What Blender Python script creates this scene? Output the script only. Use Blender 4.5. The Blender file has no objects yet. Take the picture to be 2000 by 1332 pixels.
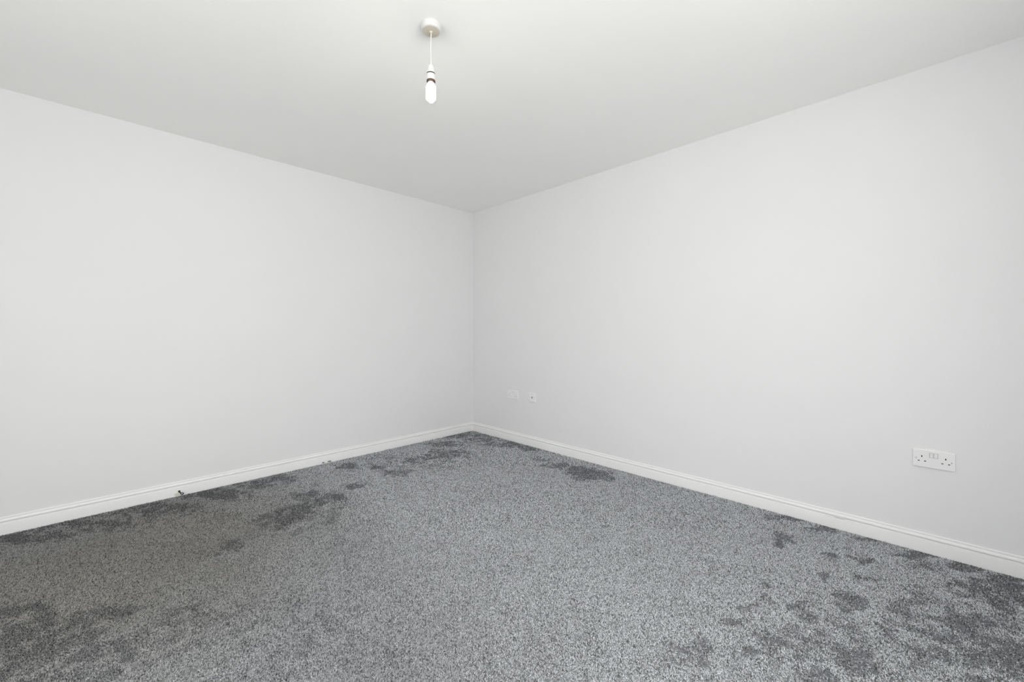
import bpy, bmesh, math, random
import numpy as np
from mathutils import Vector, Matrix

S = bpy.context.scene
COL = S.collection
PI = math.pi

# ------------------------------------------------------------------ camera
cam_d = bpy.data.cameras.new('camera')
cam = bpy.data.objects.new('camera', cam_d)
COL.objects.link(cam)
cam.location = (3.4824, -2.8718, 1.092)
cam.rotation_euler = (PI / 2, 0, math.radians(44.985))
cam_d.sensor_fit = 'HORIZONTAL'
cam_d.sensor_width = 36.0
cam_d.lens = 793.07 / 2000 * 36.0
cam_d.shift_y = -(666 - 647.77) / 2000
cam_d.clip_start = 0.02
S.camera = cam

# ------------------------------------------------------------------ sky and exposure
SKY_STRENGTH = 9.1
world = bpy.data.worlds.new('overcast_sky')
S.world = world
world.use_nodes = True
bg = world.node_tree.nodes['Background']
bg.inputs['Color'].default_value = (1.0, 0.996, 0.99, 1)
bg.inputs['Strength'].default_value = SKY_STRENGTH
S.view_settings.view_transform = 'Standard'
S.view_settings.look = 'None'
S.view_settings.gamma = 1.0
S.view_settings.use_curve_mapping = False
S.view_settings.exposure = 0.0
S.cycles.use_adaptive_sampling = True
S.cycles.adaptive_threshold = 0.03
S.cycles.adaptive_min_samples = 16
S.cycles.max_bounces = 8
S.cycles.diffuse_bounces = 7
S.cycles.glossy_bounces = 2
S.cycles.caustics_reflective = False
S.cycles.caustics_refractive = False
S.cycles.transparent_max_bounces = 8
S.cycles.sample_clamp_indirect = 6.0

# room: the far corner is the origin, right wall along +x (y = 0), left wall along -y (x = 0)
X1, Y1, H = 4.25, -4.30, 2.40
WY0, WY1, WZ0, WZ1 = -3.55, -1.48, 0.80, 2.12       # window opening in the wall x = X1
DX0, DX1, DZ1 = 1.85, 3.00, 2.08                     # glazed garden doors added unseen in the wall y = Y1

# daylight portals filling the two openings (they only guide the sampling of the sky and add no light of their own)
def portal(loc, rot, sx, sy):
    d_ = bpy.data.lights.new('daylight_portal', 'AREA')
    d_.shape = 'RECTANGLE'
    d_.size, d_.size_y = sx, sy
    d_.cycles.is_portal = True
    o = bpy.data.objects.new('daylight_portal', d_)
    COL.objects.link(o)
    o.location = loc
    o.rotation_euler = rot
portal((X1 + 0.11, (WY0 + WY1) / 2, (WZ0 + WZ1) / 2), (0, PI / 2, 0), WZ1 - WZ0, WY1 - WY0)
portal(((DX0 + DX1) / 2, Y1 - 0.11, DZ1 / 2), (PI / 2, 0, 0), DX1 - DX0, DZ1)

# ------------------------------------------------------------------ materials
def mat(name, color, rough=0.5, spec=0.5, metal=0.0, bump=None, emit=None, sheen=0.0, mottle=None):
    m = bpy.data.materials.new(name)
    m.use_nodes = True
    nt = m.node_tree
    b = nt.nodes['Principled BSDF']
    b.inputs['Base Color'].default_value = (*color, 1)
    b.inputs['Roughness'].default_value = rough
    b.inputs['Specular IOR Level'].default_value = spec
    b.inputs['Metallic'].default_value = metal
    if sheen:
        b.inputs['Sheen Weight'].default_value = sheen
        b.inputs['Sheen Roughness'].default_value = 0.5
    if emit:
        b.inputs['Emission Color'].default_value = (*emit[0], 1)
        b.inputs['Emission Strength'].default_value = emit[1]
    tc = None
    if bump or mottle:
        tc = nt.nodes.new('ShaderNodeNewGeometry')
    if mottle:                                            # faint unevenness of the paint itself
        n = nt.nodes.new('ShaderNodeTexNoise')
        n.inputs['Scale'].default_value = mottle[0]
        n.inputs['Detail'].default_value = 4
        nt.links.new(tc.outputs['Position'], n.inputs['Vector'])
        r = nt.nodes.new('ShaderNodeMapRange')
        r.inputs['From Min'].default_value = 0.3
        r.inputs['From Max'].default_value = 0.7
        r.inputs['To Min'].default_value = 1 - mottle[1]
        r.inputs['To Max'].default_value = 1 + mottle[1]
        nt.links.new(n.outputs['Fac'], r.inputs['Value'])
        v = nt.nodes.new('ShaderNodeVectorMath')
        v.operation = 'SCALE'
        v.inputs[0].default_value = color
        nt.links.new(r.outputs['Result'], v.inputs['Scale'])
        nt.links.new(v.outputs['Vector'], b.inputs['Base Color'])
    if bump:
        n = nt.nodes.new('ShaderNodeTexNoise')
        n.inputs['Scale'].default_value = bump[0]
        n.inputs['Detail'].default_value = 3
        nt.links.new(tc.outputs['Position'], n.inputs['Vector'])
        k = nt.nodes.new('ShaderNodeBump')
        k.inputs['Strength'].default_value = bump[1]
        k.inputs['Distance'].default_value = 0.001
        nt.links.new(n.outputs['Fac'], k.inputs['Height'])
        nt.links.new(k.outputs['Normal'], b.inputs['Normal'])
    return m

M = {}
M['wall'] = mat('matt_white_wall_paint', (0.774, 0.776, 0.778), 0.85, 0.25, bump=(240, 0.10), mottle=(2.5, 0.006))
M['ceiling'] = mat('matt_white_ceiling_paint', (0.94, 0.94, 0.918), 0.9, 0.2, bump=(160, 0.12), mottle=(2.0, 0.006))
M['gloss'] = mat('white_satin_wood_paint', (0.83, 0.83, 0.826), 0.38, 0.5, bump=(60, 0.10))
M['chip'] = mat('worn_paint_filler', (0.74, 0.74, 0.735), 0.7, 0.3, bump=(300, 0.4))
M['plastic'] = mat('white_moulded_plastic', (0.82, 0.82, 0.82), 0.32, 0.5, bump=(500, 0.02))
M['lamp_plastic'] = mat('white_lamp_plastic', (0.68, 0.675, 0.66), 0.35, 0.5, bump=(500, 0.02))
M['plastic_old'] = mat('slightly_yellowed_plastic', (0.62, 0.565, 0.47), 0.4, 0.5, bump=(500, 0.02))
M['slot'] = mat('hole_shade_black', (0.006, 0.006, 0.006), 0.8, 0.1, bump=(500, 0.1))  # black that stands for the shade inside pin holes and slots
M['groove'] = mat('shadow_gap_plastic', (0.40, 0.40, 0.40), 0.6, 0.3, bump=(500, 0.1))
M['screw'] = mat('painted_screw_head', (0.60, 0.60, 0.60), 0.45, 0.5, 0.0, bump=(900, 0.1))
M['black'] = mat('black_rubber', (0.012, 0.012, 0.013), 0.45, 0.5, bump=(700, 0.1))
M['brown'] = mat('brown_bakelite_ring', (0.10, 0.045, 0.02), 0.4, 0.5, bump=(700, 0.1))
M['steel'] = mat('bright_connector_metal', (0.62, 0.62, 0.63), 0.3, 0.5, 1.0, bump=(900, 0.1))
M['cream'] = mat('cream_filler', (0.66, 0.64, 0.53), 0.8, 0.2, bump=(400, 0.5))
M['fluff'] = mat('black_lint', (0.008, 0.008, 0.008), 0.95, 0.1, bump=(900, 0.5))
M['tube'] = mat('glowing_lamp_tube', (0.9, 0.88, 0.84), 0.4, 0.4, emit=((1.0, 0.93, 0.80), 42.0), bump=(300, 0.01))
M['backing'] = mat('grey_carpet_backing', (0.24, 0.245, 0.25), 0.95, 0.1, bump=(400, 0.8), mottle=(60, 0.2))
M['upvc'] = mat('white_window_frame', (0.85, 0.85, 0.85), 0.3, 0.5, bump=(300, 0.02))
M['paving'] = mat('pale_paving', (0.42, 0.42, 0.40), 0.9, 0.2, bump=(30, 0.4), mottle=(1.5, 0.15))

g = bpy.data.materials.new('clear_window_glass')
g.use_nodes = True
nt = g.node_tree
nt.nodes.clear()
o_ = nt.nodes.new('ShaderNodeOutputMaterial')
mx = nt.nodes.new('ShaderNodeMixShader')
tr = nt.nodes.new('ShaderNodeBsdfTransparent')
gl = nt.nodes.new('ShaderNodeBsdfGlossy')
gl.inputs['Roughness'].default_value = 0.02
mx.inputs[0].default_value = 0.06
nt.links.new(tr.outputs[0], mx.inputs[1])
nt.links.new(gl.outputs[0], mx.inputs[2])
nt.links.new(mx.outputs[0], o_.inputs[0])
M['glass'] = g

c = bpy.data.materials.new('heather_grey_pile')
c.use_nodes = True
nt = c.node_tree
b = nt.nodes['Principled BSDF']
b.inputs['Roughness'].default_value = 0.75
b.inputs['Specular IOR Level'].default_value = 0.25
at_ = nt.nodes.new('ShaderNodeAttribute')
at_.attribute_name = 'yarn'
nt.links.new(at_.outputs['Color'], b.inputs['Base Color'])
M['pile'] = c

# ------------------------------------------------------------------ mesh helpers
def obj(name, bm, m, parent=None, smooth=False, loc=None):
    me = bpy.data.meshes.new(name)
    bmesh.ops.recalc_face_normals(bm, faces=bm.faces[:])
    bm.to_mesh(me)
    bm.free()
    me.materials.append(m)
    if smooth:
        for p in me.polygons:
            p.use_smooth = True
        try:
            me.set_sharp_from_angle(angle=math.radians(35))
        except Exception:
            pass
    o = bpy.data.objects.new(name, me)
    COL.objects.link(o)
    if parent is not None:
        o.parent = parent
    if loc:
        o.location = loc
    return o

def tag(o, label=None, cat=None, group=None, kind=None):
    if label: o['label'] = label
    if cat: o['category'] = cat
    if group: o['group'] = group
    if kind: o['kind'] = kind
    return o

def empty(name, loc, rot=(0, 0, 0)):
    o = bpy.data.objects.new(name, None)
    o.empty_display_size = 0.05
    COL.objects.link(o)
    o.location = loc
    o.rotation_euler = rot
    return o

def box(bm, x0, x1, y0, y1, z0, z1, bev=0.0, seg=2):
    r = bmesh.ops.create_cube(bm, size=1.0, matrix=Matrix.Translation(((x0 + x1) / 2, (y0 + y1) / 2, (z0 + z1) / 2)) @ Matrix.Diagonal((x1 - x0, y1 - y0, z1 - z0, 1)))
    if bev:
        ed = list({e for v in r['verts'] for e in v.link_edges})
        bmesh.ops.bevel(bm, geom=ed, offset=bev, segments=seg, profile=0.5, affect='EDGES')
    return bm

def B(*a, **k):
    return box(bmesh.new(), *a, **k)

def lathe(prof, n=48, ax='Z', close=True):
    """prof: list of (radius, height) from one end to the other; revolved about z"""
    bm = bmesh.new()
    rings = []
    for r, z in prof:
        if r < 1e-6:
            rings.append([bm.verts.new((0, 0, z))])
        else:
            rings.append([bm.verts.new((r * math.cos(2 * PI * i / n), r * math.sin(2 * PI * i / n), z)) for i in range(n)])
    for a, b_ in zip(rings, rings[1:]):
        for i in range(n):
            j = (i + 1) % n
            if len(a) == 1 and len(b_) == 1:
                continue
            if len(a) == 1:
                bm.faces.new((a[0], b_[i], b_[j]))
            elif len(b_) == 1:
                bm.faces.new((a[i], a[j], b_[0]))
            else:
                bm.faces.new((a[i], a[j], b_[j], b_[i]))
    if ax == 'X':
        bmesh.ops.rotate(bm, verts=bm.verts[:], cent=(0, 0, 0), matrix=Matrix.Rotation(PI / 2, 3, 'Y'))
    if ax == '-Y':
        bmesh.ops.rotate(bm, verts=bm.verts[:], cent=(0, 0, 0), matrix=Matrix.Rotation(PI / 2, 3, 'X'))
    return bm

def tube(pts, r, n=12, cap=True, bm=None):
    bm = bm or bmesh.new()
    pts = [Vector(p) for p in pts]
    rings = []
    up = None
    for i, p in enumerate(pts):
        t = (pts[min(i + 1, len(pts) - 1)] - pts[max(i - 1, 0)]).normalized()
        if up is None:
            up = t.orthogonal().normalized()
        up = (up - t * up.dot(t)).normalized()
        sd = t.cross(up)
        rr = r[i] if isinstance(r, (list, tuple)) else r
        rings.append([bm.verts.new(p + (up * math.cos(2 * PI * k / n) + sd * math.sin(2 * PI * k / n)) * rr) for k in range(n)])
    for a, b_ in zip(rings, rings[1:]):
        for k in range(n):
            bm.faces.new((a[k], a[(k + 1) % n], b_[(k + 1) % n], b_[k]))
    if cap:
        bm.faces.new(rings[0][::-1])
        bm.faces.new(rings[-1])
    return bm

def extrude_profile(prof, a, b_, axis):
    """closed profile of (depth out of the wall, height), swept from a to b_ along the wall"""
    bm = bmesh.new()
    def P(d, z, t):
        return (d, t, z) if axis == 'left' else (t, -d, z)
    A = [bm.verts.new(P(d, z, a(d) if callable(a) else a)) for d, z in prof]
    Bv = [bm.verts.new(P(d, z, b_(d) if callable(b_) else b_)) for d, z in prof]
    n = len(prof)
    for i in range(n):
        bm.faces.new((A[i], A[(i + 1) % n], Bv[(i + 1) % n], Bv[i]))
    bm.faces.new(A[::-1])
    bm.faces.new(Bv)
    return bm

# ------------------------------------------------------------------ the room shell
T = 0.12
tag(obj('floor', B(-T, X1 + T, Y1 - T, T, -0.12, 0.0), M['backing']), 'floor under the fitted grey carpet', 'floor', kind='structure')
tag(obj('ceiling', B(-T, X1 + T, Y1 - T, T, H, H + 0.12), M['ceiling']), 'plain matt white ceiling above the whole room', 'ceiling', kind='structure')
tag(obj('wall_left', B(-T, 0, Y1 - T, T, 0, H), M['wall']), 'plain white wall on the left of the corner', 'wall', kind='structure')
tag(obj('wall_right', B(0, X1 + T, 0, T, 0, H), M['wall']), 'plain white wall with sockets on the right of the corner', 'wall', kind='structure')
bm = bmesh.new()
box(bm, 0, DX0, Y1 - T, Y1, 0, H)
box(bm, DX1, X1 + T, Y1 - T, Y1, 0, H)
box(bm, DX0, DX1, Y1 - T, Y1, DZ1, H)
tag(obj('wall_back', bm, M['wall']), 'white wall with added garden doors behind the viewer', 'wall', kind='structure')
bm = bmesh.new()
box(bm, X1, X1 + T, Y1, WY0, 0, H)
box(bm, X1, X1 + T, WY1, 0, 0, H)
box(bm, X1, X1 + T, WY0, WY1, 0, WZ0)
box(bm, X1, X1 + T, WY0, WY1, WZ1, H)
tag(obj('wall_front', bm, M['wall']), 'white wall with the window at the viewer\'s right hand', 'wall', kind='structure')

# window in the front wall, out of the picture: frame, mullion, three panes, sill
win = tag(empty('window_1', (X1 + 0.07, (WY0 + WY1) / 2, WZ0)), 'white framed window that lets the daylight in', 'window', kind='structure')
wy, wz = (WY1 - WY0) / 2, WZ1 - WZ0
bm = bmesh.new()
fw = 0.05
box(bm, -0.035, 0.035, -wy, wy, 0, fw, 0.004)
box(bm, -0.035, 0.035, -wy, wy, wz - fw, wz, 0.004)
box(bm, -0.035, 0.035, -wy, -wy + fw, fw, wz - fw, 0.004)
box(bm, -0.035, 0.035, wy - fw, wy, fw, wz - fw, 0.004)
obj('window_frame', bm, M['upvc'], win)
third = 2 * wy / 3
for k in (1, 2):
    obj('mullion', B(-0.03, 0.03, -wy + k * third - 0.025, -wy + k * third + 0.025, fw, wz - fw, 0.003), M['upvc'], win)
for k in range(3):
    a0 = -wy + k * third + (fw if k == 0 else 0.025)
    a1 = -wy + (k + 1) * third - (fw if k == 2 else 0.025)
    obj('pane', B(-0.003, 0.003, a0, a1, fw, wz - fw), M['glass'], win)
obj('window_sill', B(-0.13, -0.036, -wy - 0.04, wy + 0.04, -0.025, 0.0, 0.006), M['gloss'], win)
# unseen glazed double doors, added in the back wall to even out the daylight
dr = tag(empty('added_door_1', ((DX0 + DX1) / 2, Y1 - 0.07, 0)), 'unseen white glazed double doors added to let in more daylight', 'door', kind='structure')
dw = (DX1 - DX0) / 2
bm = bmesh.new()
box(bm, -dw, -dw + 0.05, -0.035, 0.035, 0, DZ1, 0.004)
box(bm, dw - 0.05, dw, -0.035, 0.035, 0, DZ1, 0.004)
box(bm, -dw + 0.05, dw - 0.05, -0.035, 0.035, DZ1 - 0.05, DZ1, 0.004)
obj('added_door_frame', bm, M['upvc'], dr)
for s_ in (-1, 1):
    x0, x1 = sorted((s_ * 0.003, s_ * (dw - 0.052)))
    bm = bmesh.new()
    box(bm, x0, x0 + 0.075, -0.025, 0.025, 0.01, DZ1 - 0.052, 0.003)
    box(bm, x1 - 0.075, x1, -0.025, 0.025, 0.01, DZ1 - 0.052, 0.003)
    box(bm, x0 + 0.075, x1 - 0.075, -0.025, 0.025, 0.01, 0.12, 0.003)
    box(bm, x0 + 0.075, x1 - 0.075, -0.025, 0.025, DZ1 - 0.13, DZ1 - 0.052, 0.003)
    leaf = obj('added_door_leaf', bm, M['upvc'], dr)
    obj('pane', B(x0 + 0.075, x1 - 0.075, -0.003, 0.003, 0.12, DZ1 - 0.13), M['glass'], leaf)

# skirting boards with their moulded top, mitred in the corner
SK = [(0, 0), (0.0150, 0), (0.0150, 0.0570), (0.0145, 0.0588), (0.0130, 0.0596), (0.0028, 0.0598), (0.0028, 0.0642), (0.0060, 0.0668), (0.0096, 0.0692), (0.0116, 0.0718),
      (0.0120, 0.0742), (0.0112, 0.0778), (0.0092, 0.0815), (0.0070, 0.0840), (0.0048, 0.0849), (0.0048, 0.0861), (0.0060, 0.0880), (0.0064, 0.0908), (0.0056, 0.0936), (0.0036, 0.0953), (0, 0.0955)]
def skirting(name, a, b_, axis, label):
    o = obj(name, extrude_profile(SK, a, b_, axis), M['gloss'], smooth=True)
    return tag(o, label, 'skirting board', kind='structure')
sk_l = skirting('baseboard_left', lambda d: Y1 + d, lambda d: -d, 'left', 'white moulded skirting board along the left wall')
sk_r = skirting('baseboard_right', lambda d: d, lambda d: X1 - d, 'right', 'white moulded skirting board along the right wall')
for nm, x0, x1, lb in (('baseboard_back', lambda d: DX1, lambda d: X1 - d, 'white skirting board right of the added garden doors'), ('baseboard_back', lambda d: d, lambda d: DX0, 'white skirting board left of the added garden doors')):
    bm = extrude_profile([(-d, z) for d, z in SK], lambda d: x0(-d), lambda d: x1(-d), 'right')
    bmesh.ops.translate(bm, verts=bm.verts[:], vec=(0, Y1, 0))
    tag(obj(nm, bm, M['gloss'], smooth=True), lb, 'skirting board', kind='structure')
bm = extrude_profile(SK, lambda d: Y1 + d, lambda d: -d, 'left')
bmesh.ops.rotate(bm, verts=bm.verts[:], cent=(0, Y1 / 2, 0), matrix=Matrix.Rotation(PI, 3, 'Z'))
bmesh.ops.translate(bm, verts=bm.verts[:], vec=(X1, 0, 0))
tag(obj('baseboard_front', bm, M['gloss'], smooth=True), 'white skirting board below the window', 'skirting board', kind='structure')

def chip(parent, axis, t, z, w, h, d, seed):
    """a knock in the paint: a ragged shallow flake standing on the moulding"""
    rnd = random.Random(seed)
    bm = bmesh.new()
    n = 14
    ring0, ring1 = [], []
    for k in range(n):
        an = 2 * PI * k / n
        q = 0.75 + 0.4 * rnd.random()
        u, v = w / 2 * q * math.cos(an), h / 2 * q * math.sin(an)
        def P(dd, s):
            return (dd, t + u * s, z + v * s) if axis == 'left' else (t + u * s, -dd, z + v * s)
        ring0.append(bm.verts.new(P(d - 0.004, 1)))
        ring1.append(bm.verts.new(P(d + 0.0006 * rnd.random(), 0.8)))
    for k in range(n):
        bm.faces.new((ring0[k], ring0[(k + 1) % n], ring1[(k + 1) % n], ring1[k]))
    bm.faces.new(ring1)
    return obj('paint_chip', bm, M['chip'], parent)
for k, (yy, zz) in enumerate(((-2.282, 0.0870), (-2.218, 0.0875), (-2.149, 0.0865))):
    chip(sk_l, 'left', yy, zz, 0.020 + 0.008 * (k == 2), 0.0045, 0.0066, k)
chip(sk_r, 'right', 3.176, 0.0665, 0.052, 0.0120, 0.0116, 9)

# ------------------------------------------------------------------ electrical plates on the right wall
def boolean_cut(target, cutters):
    """cut real holes; the cutters are removed again"""
    bpy.context.view_layer.update()
    for cbm in cutters:
        me = bpy.data.meshes.new('cutter')
        bmesh.ops.recalc_face_normals(cbm, faces=cbm.faces[:])
        cbm.to_mesh(me)
        cbm.free()
        co = bpy.data.objects.new('cutter', me)
        COL.objects.link(co)
        co.matrix_world = target.matrix_world
        md = target.modifiers.new('cut', 'BOOLEAN')
        md.operation = 'DIFFERENCE'
        md.solver = 'EXACT'
        md.object = co
        bpy.context.view_layer.update()
        dg = bpy.context.evaluated_depsgraph_get()
        new = bpy.data.meshes.new_from_object(target.evaluated_get(dg))
        target.modifiers.clear()
        old = target.data
        nm = old.name
        target.data = new
        bpy.data.meshes.remove(old)
        new.name = nm
        bpy.data.objects.remove(co)
        bpy.data.meshes.remove(me)

# local frame of a plate: x along the wall, z up, -y out of the wall, origin at the plate's centre on the wall
def plate_bm(w, h, d):
    bm = bmesh.new()
    box(bm, -w / 2, w / 2, -d, 0, -h / 2, h / 2)
    vert = [e for e in bm.edges if abs(e.verts[0].co.y - e.verts[1].co.y) > 1e-5]
    bmesh.ops.bevel(bm, geom=vert, offset=0.004, segments=4, profile=0.5, affect='EDGES')
    front = [e for e in bm.edges if all(abs(v.co.y + d) < 1e-6 for v in e.verts)]
    bmesh.ops.bevel(bm, geom=front, offset=0.0032, segments=3, profile=0.5, affect='EDGES')
    return bm

def screw(parent, x, z, d, ang):
    s_ = obj('screw', lathe([(0, 0), (0.0028, 0), (0.0028, 0.0008), (0.0020, 0.0013), (0, 0.0013)], 16, '-Y'), M['screw'], parent, True, (x, -d + 0.0004, z))
    bm = B(-0.0027, 0.0027, -0.00150, -0.00125, -0.0005, 0.0005)
    bmesh.ops.rotate(bm, verts=bm.verts[:], cent=(0, 0, 0), matrix=Matrix.Rotation(ang, 3, 'Y'))
    obj('screw_slot', bm, M['slot'], s_)

def double_socket(x, z, label):
    d = 0.0095
    root = tag(empty('double_socket', (x, 0, z)), label, 'socket', 'double power sockets on the right wall')
    pl = obj('face_plate', plate_bm(0.147, 0.086, d), M['plastic'], root)
    slots = []
    for sx in (-1, 1):
        cx = 0.0405 * sx
        slots += [(cx, 0.0108, 0.0040, 0.0082), (cx - 0.0111, -0.0120, 0.0068, 0.0042), (cx + 0.0111, -0.0120, 0.0068, 0.0042)]
    cuts = [B(px - w / 2, px + w / 2, -d - 0.002, -0.0020, pz - h / 2, pz + h / 2) for px, pz, w, h in slots]
    rock = [(-0.0079, 0.0195), (0.0079, 0.0195)]
    cuts += [B(px - 0.0070, px + 0.0070, -d - 0.002, -0.0045, pz - 0.0118, pz + 0.0118) for px, pz in rock]
    bpy.context.view_layer.update()
    boolean_cut(pl, cuts)
    for px, pz, w, h in slots:
        obj('pin_slot', B(px - w / 2 + 0.00005, px + w / 2 - 0.00005, -0.0082, -0.0021, pz - h / 2 + 0.00005, pz + h / 2 - 0.00005), M['slot'], root)
    for px, pz in rock:
        bm = bmesh.new()
        box(bm, px - 0.0061, px + 0.0061, -0.0112, -0.0046, pz - 0.0108, pz + 0.0108, 0.0010, 2)
        for v in bm.verts:                                # the rocker tips in at its lower end
            if v.co.y < -0.009:
                v.co.y += 0.0016 * (0.5 - (v.co.z - pz) / 0.0216)
        obj('rocker_switch', bm, M['plastic'], root)
        obj('switch_gap', B(px - 0.0069, px + 0.0069, -0.0052, -0.00455, pz - 0.0117, pz + 0.0117), M['groove'], root)
    screw(root, -0.0603, 0.0, d, 0.55)
    screw(root, 0.0603, -0.0015, d, 0.65)
    return root

double_socket(3.537, 0.4640, 'large near white double socket with two switches, towards the right edge')
double_socket(0.6265, 0.4640, 'small far white double socket nearest to the room corner')

t_ = tag(empty('aerial_outlet', (0.8895, 0, 0.4660)), 'small square white outlet plate right of the far double socket', 'outlet')
pl = obj('face_plate', plate_bm(0.086, 0.086, 0.0095), M['plastic'], t_)
boolean_cut(pl, [B(-0.0085, 0.0085, -0.02, -0.0050, -0.0085, 0.0085)])
obj('socket_well', B(-0.0084, 0.0084, -0.0062, -0.0051, -0.0084, 0.0084), M['groove'], t_)
obj('aerial_socket', lathe([(0.0055, 0), (0.0055, 0.0032), (0.0040, 0.0032), (0.0040, 0.0008), (0.0011, 0.0008), (0.0011, 0.0028), (0, 0.0028)], 20, '-Y'), M['groove'], t_, True, (0, -0.0062, 0))
screw(t_, -0.0302, 0.0, 0.0095, 0.3)
screw(t_, 0.0302, 0.0, 0.0095, 1.2)

# ------------------------------------------------------------------ pendant lamp
PX, PY = 2.0113, -1.8887
lamp = tag(empty('pendant_lamp', (PX, PY, H)), 'white ceiling rose with thin flex and lamp holder hanging down', 'lamp')
rose = obj('ceiling_rose', lathe([(0, 0), (0.0415, 0), (0.0415, -0.0012), (0.0430, -0.0014), (0.0432, -0.003), (0.0424, -0.012), (0.0410, -0.0185), (0.0396, -0.0225), (0.0375, -0.0245), (0.0352, -0.0250), (0, -0.0250)], 64), M['lamp_plastic'], lamp, True)
obj('rose_face', lathe([(0, -0.0249), (0.0356, -0.0249), (0.0352, -0.0262), (0.0325, -0.0268), (0, -0.0270)], 64), M['plastic_old'], rose, True)
obj('cord_bush', lathe([(0.0075, -0.0265), (0.0070, -0.0305), (0.0050, -0.0330), (0.0034, -0.0330), (0.0034, -0.0265)], 24), M['plastic_old'], rose, True)
ZT = -0.171                                                # top of the lamp holder below the ceiling
pts = []
for k in range(13):
    f_ = k / 12
    pts.append((-0.0006 * math.sin(PI * f_) - 0.0004 * f_, -0.0006 * math.sin(PI * f_) - 0.0004 * f_, -0.026 + (ZT - 0.004 + 0.026) * f_))
obj('flex', tube(pts, 0.0027, 12), M['lamp_plastic'], lamp, True)
hx = (-0.0006, -0.0006, 0)
holder = obj('lamp_holder', lathe([(0.0026, ZT + 0.001), (0.0085, ZT), (0.0122, ZT - 0.003), (0.0136, ZT - 0.007), (0.0170, ZT - 0.033), (0.0170, ZT - 0.0346), (0, ZT - 0.0346)], 48), M['lamp_plastic'], lamp, True, hx)
obj('black_collar', lathe([(0, ZT - 0.0345), (0.0176, ZT - 0.0345), (0.0181, ZT - 0.0358), (0.0181, ZT - 0.0385), (0.0177, ZT - 0.0398), (0, ZT - 0.0398)], 48), M['black'], holder, True)
obj('shade_ring', lathe([(0, ZT - 0.0397), (0.0184, ZT - 0.0397), (0.0187, ZT - 0.0410), (0.0187, ZT - 0.0635), (0.0183, ZT - 0.0648), (0.0160, ZT - 0.0648), (0.0158, ZT - 0.0600), (0, ZT - 0.0600)], 48), M['lamp_plastic'], holder, True)
obj('brown_rim', lathe([(0.0150, ZT - 0.0646), (0.0184, ZT - 0.0646), (0.0184, ZT - 0.0705), (0.0175, ZT - 0.0718), (0.0158, ZT - 0.0718), (0.0150, ZT - 0.0690)], 48), M['brown'], holder, True)
ZB = ZT - 0.0660
bulb = tag(empty('lamp_bulb', (PX - 0.0006, PY - 0.0006, H + ZB)), 'glowing compact fluorescent bulb in the white lamp holder', 'bulb')
obj('bulb_cap', lathe([(0, 0.004), (0.0108, 0.004), (0.0108, -0.005), (0.0132, -0.0065), (0.0150, -0.009), (0.0205, -0.019), (0.0224, -0.024), (0.0224, -0.0300), (0.0208, -0.032), (0, -0.032)], 48), M['plastic'], bulb, True)
for k in range(3):                                        # three bent glass tubes
    an = 2 * PI * k / 3 + 0.35
    rc, hw, zt, zb, rt = 0.0124, 0.0074, -0.031, -0.0805, 0.0060
    cxk, cyk = rc * math.cos(an), rc * math.sin(an)
    tx, ty = -math.sin(an), math.cos(an)
    pp = [(cxk - tx * hw, cyk - ty * hw, zt)]
    pp += [(cxk - tx * hw, cyk - ty * hw, zt + (zb + hw - zt) * q) for q in (0.33, 0.66)]
    for q in range(9):
        a = PI * q / 8
        pp.append((cxk - tx * hw * math.cos(a), cyk - ty * hw * math.cos(a), zb + hw - hw * math.sin(a)))
    pp += [(cxk + tx * hw, cyk + ty * hw, zt + (zb + hw - zt) * q) for q in (0.66, 0.33)]
    pp.append((cxk + tx * hw, cyk + ty * hw, zt))
    obj('glass_tube', tube(pp, rt, 14), M['tube'], bulb, True)

# ------------------------------------------------------------------ cable end poking out of the left skirting
stub = tag(empty('aerial_cable_end', (0.015, -2.527, 0.028)), 'short black cable end poking out of the left skirting board', 'cable')
rnd = random.Random(4)
obj('cable_hole', lathe([(0, 0.0003), (0.0060, 0.0003), (0.0066, 0.0), (0, -0.001)], 18, 'X'), M['slot'], stub, True, (0.0002, 0, 0.004))
obj('cable', tube([(-0.002, 0, 0.004), (0.006, 0.0005, 0.003), (0.012, 0.003, -0.001), (0.017, 0.008, -0.005), (0.021, 0.0125, -0.008)], 0.0036, 12), M['black'], stub, True)
con = empty('plug', (0.0215, 0.0130, -0.0085))
con.parent = stub
con.rotation_euler = (0, math.radians(62), math.radians(-35))
me_l = obj('plug_sleeve', lathe([(0.0036, -0.006), (0.0078, -0.005), (0.0082, -0.003), (0.0082, 0.004), (0.0076, 0.0052), (0.0050, 0.0052), (0.0050, 0.0012), (0.0036, 0.0012)], 28), M['black'], con, True)
obj('plug_core', lathe([(0, 0.0012), (0.0048, 0.0012), (0.0048, 0.0032), (0.0026, 0.0044), (0, 0.0046)], 24), M['steel'], con, True)
bm = bmesh.new()
bmesh.ops.create_icosphere(bm, subdivisions=3, radius=1.0)
for v in bm.verts:
    q = 1 + 0.18 * math.sin(5 * v.co.x + 3 * v.co.z) + 0.10 * math.sin(9 * v.co.y + 2)
    v.co = Vector((v.co.x * 0.0030 * q, v.co.y * 0.0125 * q - 0.011, v.co.z * 0.0105 * q - 0.0125))
obj('filler_blob', bm, M['cream'], stub, True)

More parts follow.
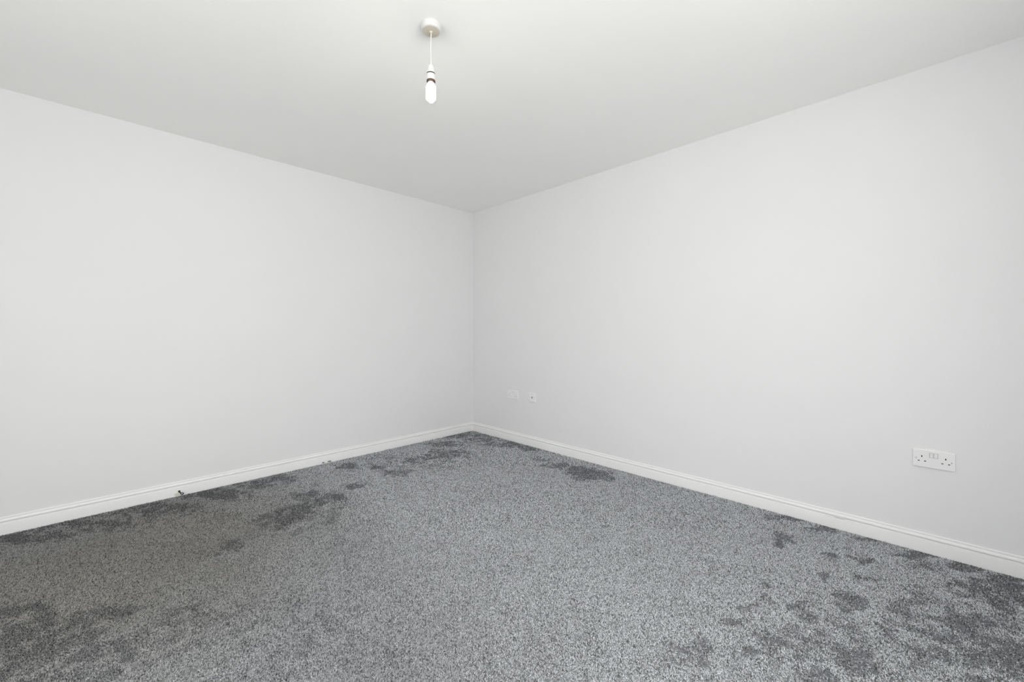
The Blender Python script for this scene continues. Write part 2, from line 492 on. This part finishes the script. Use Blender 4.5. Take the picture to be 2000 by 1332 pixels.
# ------------------------------------------------------------------ carpet pile: a heather grey yarn, each tuft a leaning rod
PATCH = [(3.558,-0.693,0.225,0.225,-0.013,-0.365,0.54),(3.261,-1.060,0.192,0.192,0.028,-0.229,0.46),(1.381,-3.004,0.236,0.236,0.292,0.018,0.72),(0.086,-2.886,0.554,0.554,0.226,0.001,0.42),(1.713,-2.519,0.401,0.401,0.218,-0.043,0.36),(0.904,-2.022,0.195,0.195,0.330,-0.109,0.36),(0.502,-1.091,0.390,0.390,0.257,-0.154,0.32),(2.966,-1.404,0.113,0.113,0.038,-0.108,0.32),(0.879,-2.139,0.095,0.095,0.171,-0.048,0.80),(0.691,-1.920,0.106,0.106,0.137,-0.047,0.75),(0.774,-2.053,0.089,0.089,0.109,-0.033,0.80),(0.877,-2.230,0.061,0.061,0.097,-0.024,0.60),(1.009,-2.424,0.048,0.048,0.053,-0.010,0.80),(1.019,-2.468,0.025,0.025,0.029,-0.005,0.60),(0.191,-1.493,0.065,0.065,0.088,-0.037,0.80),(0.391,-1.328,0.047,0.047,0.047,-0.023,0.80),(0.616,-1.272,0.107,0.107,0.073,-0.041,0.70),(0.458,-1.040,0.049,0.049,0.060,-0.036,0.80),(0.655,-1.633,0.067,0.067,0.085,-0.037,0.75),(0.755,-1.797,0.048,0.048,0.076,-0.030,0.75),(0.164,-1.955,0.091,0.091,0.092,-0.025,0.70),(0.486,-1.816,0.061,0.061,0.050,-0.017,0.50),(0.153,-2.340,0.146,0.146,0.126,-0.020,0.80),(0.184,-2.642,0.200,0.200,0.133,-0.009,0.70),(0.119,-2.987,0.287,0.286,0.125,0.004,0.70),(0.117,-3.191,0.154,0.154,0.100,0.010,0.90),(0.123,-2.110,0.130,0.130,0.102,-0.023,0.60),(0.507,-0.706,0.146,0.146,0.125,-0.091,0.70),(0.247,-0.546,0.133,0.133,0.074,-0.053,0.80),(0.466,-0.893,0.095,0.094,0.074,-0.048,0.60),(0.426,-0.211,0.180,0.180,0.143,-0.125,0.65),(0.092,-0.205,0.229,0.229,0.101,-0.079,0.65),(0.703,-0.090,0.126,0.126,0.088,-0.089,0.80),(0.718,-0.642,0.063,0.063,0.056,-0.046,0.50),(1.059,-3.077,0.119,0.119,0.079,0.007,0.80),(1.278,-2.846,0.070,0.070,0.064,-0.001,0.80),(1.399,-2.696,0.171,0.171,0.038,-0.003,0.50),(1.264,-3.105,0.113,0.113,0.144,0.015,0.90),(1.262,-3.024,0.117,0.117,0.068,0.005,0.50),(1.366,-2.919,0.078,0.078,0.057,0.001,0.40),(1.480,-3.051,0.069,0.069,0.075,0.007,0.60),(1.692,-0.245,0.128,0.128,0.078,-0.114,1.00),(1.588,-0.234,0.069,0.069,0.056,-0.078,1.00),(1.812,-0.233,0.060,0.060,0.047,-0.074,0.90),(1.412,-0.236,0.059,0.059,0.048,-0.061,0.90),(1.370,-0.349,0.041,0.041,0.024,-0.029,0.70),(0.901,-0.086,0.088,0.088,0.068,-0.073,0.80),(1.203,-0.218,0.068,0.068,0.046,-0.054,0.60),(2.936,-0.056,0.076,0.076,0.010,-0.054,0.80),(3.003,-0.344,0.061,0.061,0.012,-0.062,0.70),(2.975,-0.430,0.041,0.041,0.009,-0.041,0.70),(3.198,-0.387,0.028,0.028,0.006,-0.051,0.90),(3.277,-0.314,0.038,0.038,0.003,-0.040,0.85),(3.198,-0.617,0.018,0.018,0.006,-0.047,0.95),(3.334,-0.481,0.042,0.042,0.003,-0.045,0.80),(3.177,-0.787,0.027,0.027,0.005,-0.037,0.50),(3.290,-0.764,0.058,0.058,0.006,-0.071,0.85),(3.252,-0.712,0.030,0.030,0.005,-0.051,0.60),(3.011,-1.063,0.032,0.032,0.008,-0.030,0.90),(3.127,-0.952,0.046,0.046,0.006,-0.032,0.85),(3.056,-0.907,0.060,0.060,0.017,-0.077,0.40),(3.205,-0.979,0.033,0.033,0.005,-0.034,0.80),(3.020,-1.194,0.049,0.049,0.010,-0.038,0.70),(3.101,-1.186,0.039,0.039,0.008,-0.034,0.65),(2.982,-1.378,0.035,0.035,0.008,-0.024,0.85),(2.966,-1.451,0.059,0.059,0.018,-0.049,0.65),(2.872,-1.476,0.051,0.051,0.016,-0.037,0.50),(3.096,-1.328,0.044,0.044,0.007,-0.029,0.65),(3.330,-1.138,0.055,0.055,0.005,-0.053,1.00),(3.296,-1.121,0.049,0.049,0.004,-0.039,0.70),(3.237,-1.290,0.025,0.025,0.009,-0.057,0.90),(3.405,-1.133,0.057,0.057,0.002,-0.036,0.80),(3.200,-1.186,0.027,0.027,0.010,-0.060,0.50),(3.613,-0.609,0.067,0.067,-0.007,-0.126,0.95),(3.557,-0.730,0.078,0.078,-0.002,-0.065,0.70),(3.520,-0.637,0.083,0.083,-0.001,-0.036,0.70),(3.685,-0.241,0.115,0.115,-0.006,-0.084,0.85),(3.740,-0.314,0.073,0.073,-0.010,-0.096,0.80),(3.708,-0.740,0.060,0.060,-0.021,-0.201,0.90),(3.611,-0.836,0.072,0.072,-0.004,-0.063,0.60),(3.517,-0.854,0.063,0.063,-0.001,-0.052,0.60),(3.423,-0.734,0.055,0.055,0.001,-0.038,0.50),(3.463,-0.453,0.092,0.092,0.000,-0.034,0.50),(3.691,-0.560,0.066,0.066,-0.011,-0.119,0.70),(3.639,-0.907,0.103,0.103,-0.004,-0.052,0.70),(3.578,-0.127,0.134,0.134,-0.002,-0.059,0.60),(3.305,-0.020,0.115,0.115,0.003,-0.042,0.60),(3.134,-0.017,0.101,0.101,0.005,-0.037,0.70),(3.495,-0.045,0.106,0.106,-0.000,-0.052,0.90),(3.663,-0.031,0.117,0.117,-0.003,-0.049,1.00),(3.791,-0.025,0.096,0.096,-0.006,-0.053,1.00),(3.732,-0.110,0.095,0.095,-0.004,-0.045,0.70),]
rng = np.random.default_rng(11)

def vnoise(x, y, scale, seed):
    r = np.random.default_rng(seed)
    N = 256
    tab = r.random((N, N))
    u, v = x * scale + 50.3, y * scale + 81.7
    i, j = np.floor(u).astype(int), np.floor(v).astype(int)
    fx, fy = u - i, v - j
    fx, fy = fx * fx * (3 - 2 * fx), fy * fy * (3 - 2 * fy)
    g_ = lambda a, b_: tab[a % N, b_ % N]
    return (g_(i, j) * (1 - fx) + g_(i + 1, j) * fx) * (1 - fy) + (g_(i, j + 1) * (1 - fx) + g_(i + 1, j + 1) * fx) * fy

def fbm(x, y, scale, seed, oct_=3):
    s_, a, t = 0, 1.0, 0
    for k in range(oct_):
        s_ = s_ + a * vnoise(x, y, scale * 2 ** k, seed + k)
        t += a
        a *= 0.55
    return s_ / t

def grid(step, keep):
    xs = np.arange(0.016, X1 - 0.016, step)
    ys = np.arange(Y1 + 0.016, -0.016, step)
    gx, gy = np.meshgrid(xs, ys)
    gx, gy = gx.ravel(), gy.ravel()
    k = keep(gx, gy)
    gx, gy = gx[k], gy[k]
    return gx + rng.uniform(-0.45, 0.45, len(gx)) * step, gy + rng.uniform(-0.45, 0.45, len(gx)) * step, np.full(len(gx), step)

# finer yarn in the middle of the room where one looks at it, coarser towards the corners
cxy = (3.48, -2.87)
def dep(x, y):
    return (-(x - cxy[0]) + (y - cxy[1])) * 0.70711
def lat(x, y):
    return ((x - cxy[0]) + (y - cxy[1])) * 0.70711
def zone(x, y):
    d_, l_ = dep(x, y), np.abs(lat(x, y))
    z = np.where(d_ < 2.25, 0, np.where(d_ < 3.3, 1, 2))
    out = (d_ < 1.12) | (l_ > d_ * 1.27 + 0.22)
    return np.where(out, 3, z)
parts = [grid(st, (lambda x, y, q=q: zone(x, y) == q)) for q, st in enumerate((0.0037, 0.0046, 0.0062, 0.0110))]
X = np.clip(np.concatenate([p[0] for p in parts]), 0.0165, X1 - 0.0165)
Y = np.clip(np.concatenate([p[1] for p in parts]), Y1 + 0.0165, -0.0165)
ST = np.concatenate([p[2] for p in parts])
NT = len(X)

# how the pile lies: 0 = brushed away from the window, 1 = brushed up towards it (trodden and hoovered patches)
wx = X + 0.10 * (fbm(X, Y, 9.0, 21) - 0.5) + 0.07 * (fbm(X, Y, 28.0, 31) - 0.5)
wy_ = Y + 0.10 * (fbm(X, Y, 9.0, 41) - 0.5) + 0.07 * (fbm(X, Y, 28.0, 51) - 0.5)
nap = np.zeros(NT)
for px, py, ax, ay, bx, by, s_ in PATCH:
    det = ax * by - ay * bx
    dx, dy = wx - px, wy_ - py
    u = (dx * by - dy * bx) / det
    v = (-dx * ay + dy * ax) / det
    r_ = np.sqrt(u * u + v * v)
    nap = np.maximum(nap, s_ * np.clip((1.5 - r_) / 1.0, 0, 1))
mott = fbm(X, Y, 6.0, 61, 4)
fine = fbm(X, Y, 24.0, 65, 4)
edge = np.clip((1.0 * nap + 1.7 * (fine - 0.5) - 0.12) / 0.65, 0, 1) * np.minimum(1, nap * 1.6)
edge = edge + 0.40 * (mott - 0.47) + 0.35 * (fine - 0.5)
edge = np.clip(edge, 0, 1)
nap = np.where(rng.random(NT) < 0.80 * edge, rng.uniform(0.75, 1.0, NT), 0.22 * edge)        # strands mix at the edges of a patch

away = np.array([-0.74, 0.67])
LEAN_A, LEAN_B = 0.40, 0.50
lx = away[0] * (LEAN_A * (1 - nap) - LEAN_B * nap) + rng.normal(0, 0.80, NT)
ly = away[1] * (LEAN_A * (1 - nap) - LEAN_B * nap) + rng.normal(0, 0.80, NT)
sw = 0.7 * (fbm(X, Y, 3.0, 71) - 0.5)
lx, ly = lx + sw * 0.6, ly + sw * 0.6
D = np.stack([lx, ly, np.ones(NT)], 1)
D /= np.linalg.norm(D, axis=1)[:, None]
size = ST / 0.0037
L = 0.0068 * (0.75 + 0.5 * rng.random(NT)) * np.sqrt(size)
R0 = 0.00175 * size * (0.85 + 0.3 * rng.random(NT))
A = np.cross(D, np.array([0.0, 0.0, 1.0]) + rng.normal(0, 0.2, (NT, 3)))
A /= np.linalg.norm(A, axis=1)[:, None]
Bv = np.cross(D, A)
root = np.stack([X, Y, np.full(NT, -0.001)], 1)
tip = root + D * L[:, None]
tip[:, 0] = np.clip(tip[:, 0], 0.0155, X1 - 0.0155)
tip[:, 1] = np.clip(tip[:, 1], Y1 + 0.0155, -0.0155)
V = np.empty((NT, 4, 3), np.float32)
ph = rng.random(NT) * 2 * PI
for k in range(3):
    c_, s_ = np.cos(ph + 2 * PI * k / 3)[:, None], np.sin(ph + 2 * PI * k / 3)[:, None]
    V[:, k] = root + (A * c_ + Bv * s_) * R0[:, None]
V[:, 3] = tip
tri = np.array([[0, 1, 3], [1, 2, 3], [2, 0, 3]])
F_ = (np.arange(NT)[:, None, None] * 4 + tri[None]).reshape(-1, 3)
me = bpy.data.meshes.new('carpet_pile')
me.vertices.add(NT * 4)
me.vertices.foreach_set('co', V.reshape(-1))
nf = len(F_)
me.loops.add(nf * 3)
me.loops.foreach_set('vertex_index', F_.reshape(-1).astype(np.int32))
me.polygons.add(nf)
me.polygons.foreach_set('loop_start', (np.arange(nf) * 3).astype(np.int32))
me.update(calc_edges=True)
# yarn colours: a heather of pale, mid and charcoal strands; a tan tinge where the carpet is soiled
pick = rng.random(NT)
val = np.where(pick < 0.20, rng.uniform(0.05, 0.20, NT), np.clip(rng.normal(0.70, 0.20, NT), 0.2, 0.98))
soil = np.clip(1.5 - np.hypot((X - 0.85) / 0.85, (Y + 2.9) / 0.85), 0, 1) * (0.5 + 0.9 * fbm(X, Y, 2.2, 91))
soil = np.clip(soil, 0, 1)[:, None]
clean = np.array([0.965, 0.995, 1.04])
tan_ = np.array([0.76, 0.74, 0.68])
falloff = np.clip((-1.35 - Y) / 1.1, 0, 1)
falloff = (0.36 * falloff * falloff * (3 - 2 * falloff) * (0.75 + 0.5 * fbm(X, Y, 3.0, 97)))[:, None]      # light falloff towards the back of the room put into the yarn
rgb = (1 - falloff) * val[:, None] * (clean * (1 - soil) + tan_ * soil) * (1 - 0.80 * nap[:, None] * np.array([1.01, 1.0, 0.985]))      # patches: brushed-pile shading and broad floor shade put into the yarn colour
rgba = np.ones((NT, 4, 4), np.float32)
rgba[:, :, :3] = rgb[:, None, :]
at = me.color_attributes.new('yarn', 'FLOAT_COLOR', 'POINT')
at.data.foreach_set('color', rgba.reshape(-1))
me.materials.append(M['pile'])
cp = bpy.data.objects.new('carpet_pile', me)
COL.objects.link(cp)
tag(cp, 'fitted grey flecked carpet with darker brushed patches', 'carpet', kind='stuff')

# ------------------------------------------------------------------ bits of dirt on the carpet
def lint(x, y, z, ln, w, ang, seed, label):
    r_ = random.Random(seed)
    p = []
    for k in range(7):
        f_ = k / 6 - 0.5
        p.append((f_ * ln, w * 0.9 * math.sin(3.3 * f_ + seed) + w * 0.4 * (r_.random() - 0.5), w * 0.5 * (r_.random() - 0.3)))
    o = obj('lint', tube(p, [w * 0.25, w * 0.7, w, w * 0.85, w * 1.0, w * 0.7, w * 0.2], 8), M['fluff'], None, True, (x, y, z))
    o.rotation_euler = (0, 0, ang)
    tag(o, label, 'lint', 'black bits on the carpet')
lint(0.0225, -1.606, 0.0135, 0.026, 0.0035, PI / 2 + 0.2, 1, 'black bit of lint at the left skirting, farther from the room corner of two')
lint(0.0225, -1.556, 0.0135, 0.030, 0.0035, PI / 2 - 0.1, 2, 'black bit of lint at the left skirting, nearer to the room corner of two')
lint(2.5224, -1.0625, 0.0125, 0.017, 0.0016, 0.75, 3, 'lone tiny black thread lying in the middle of the carpet')
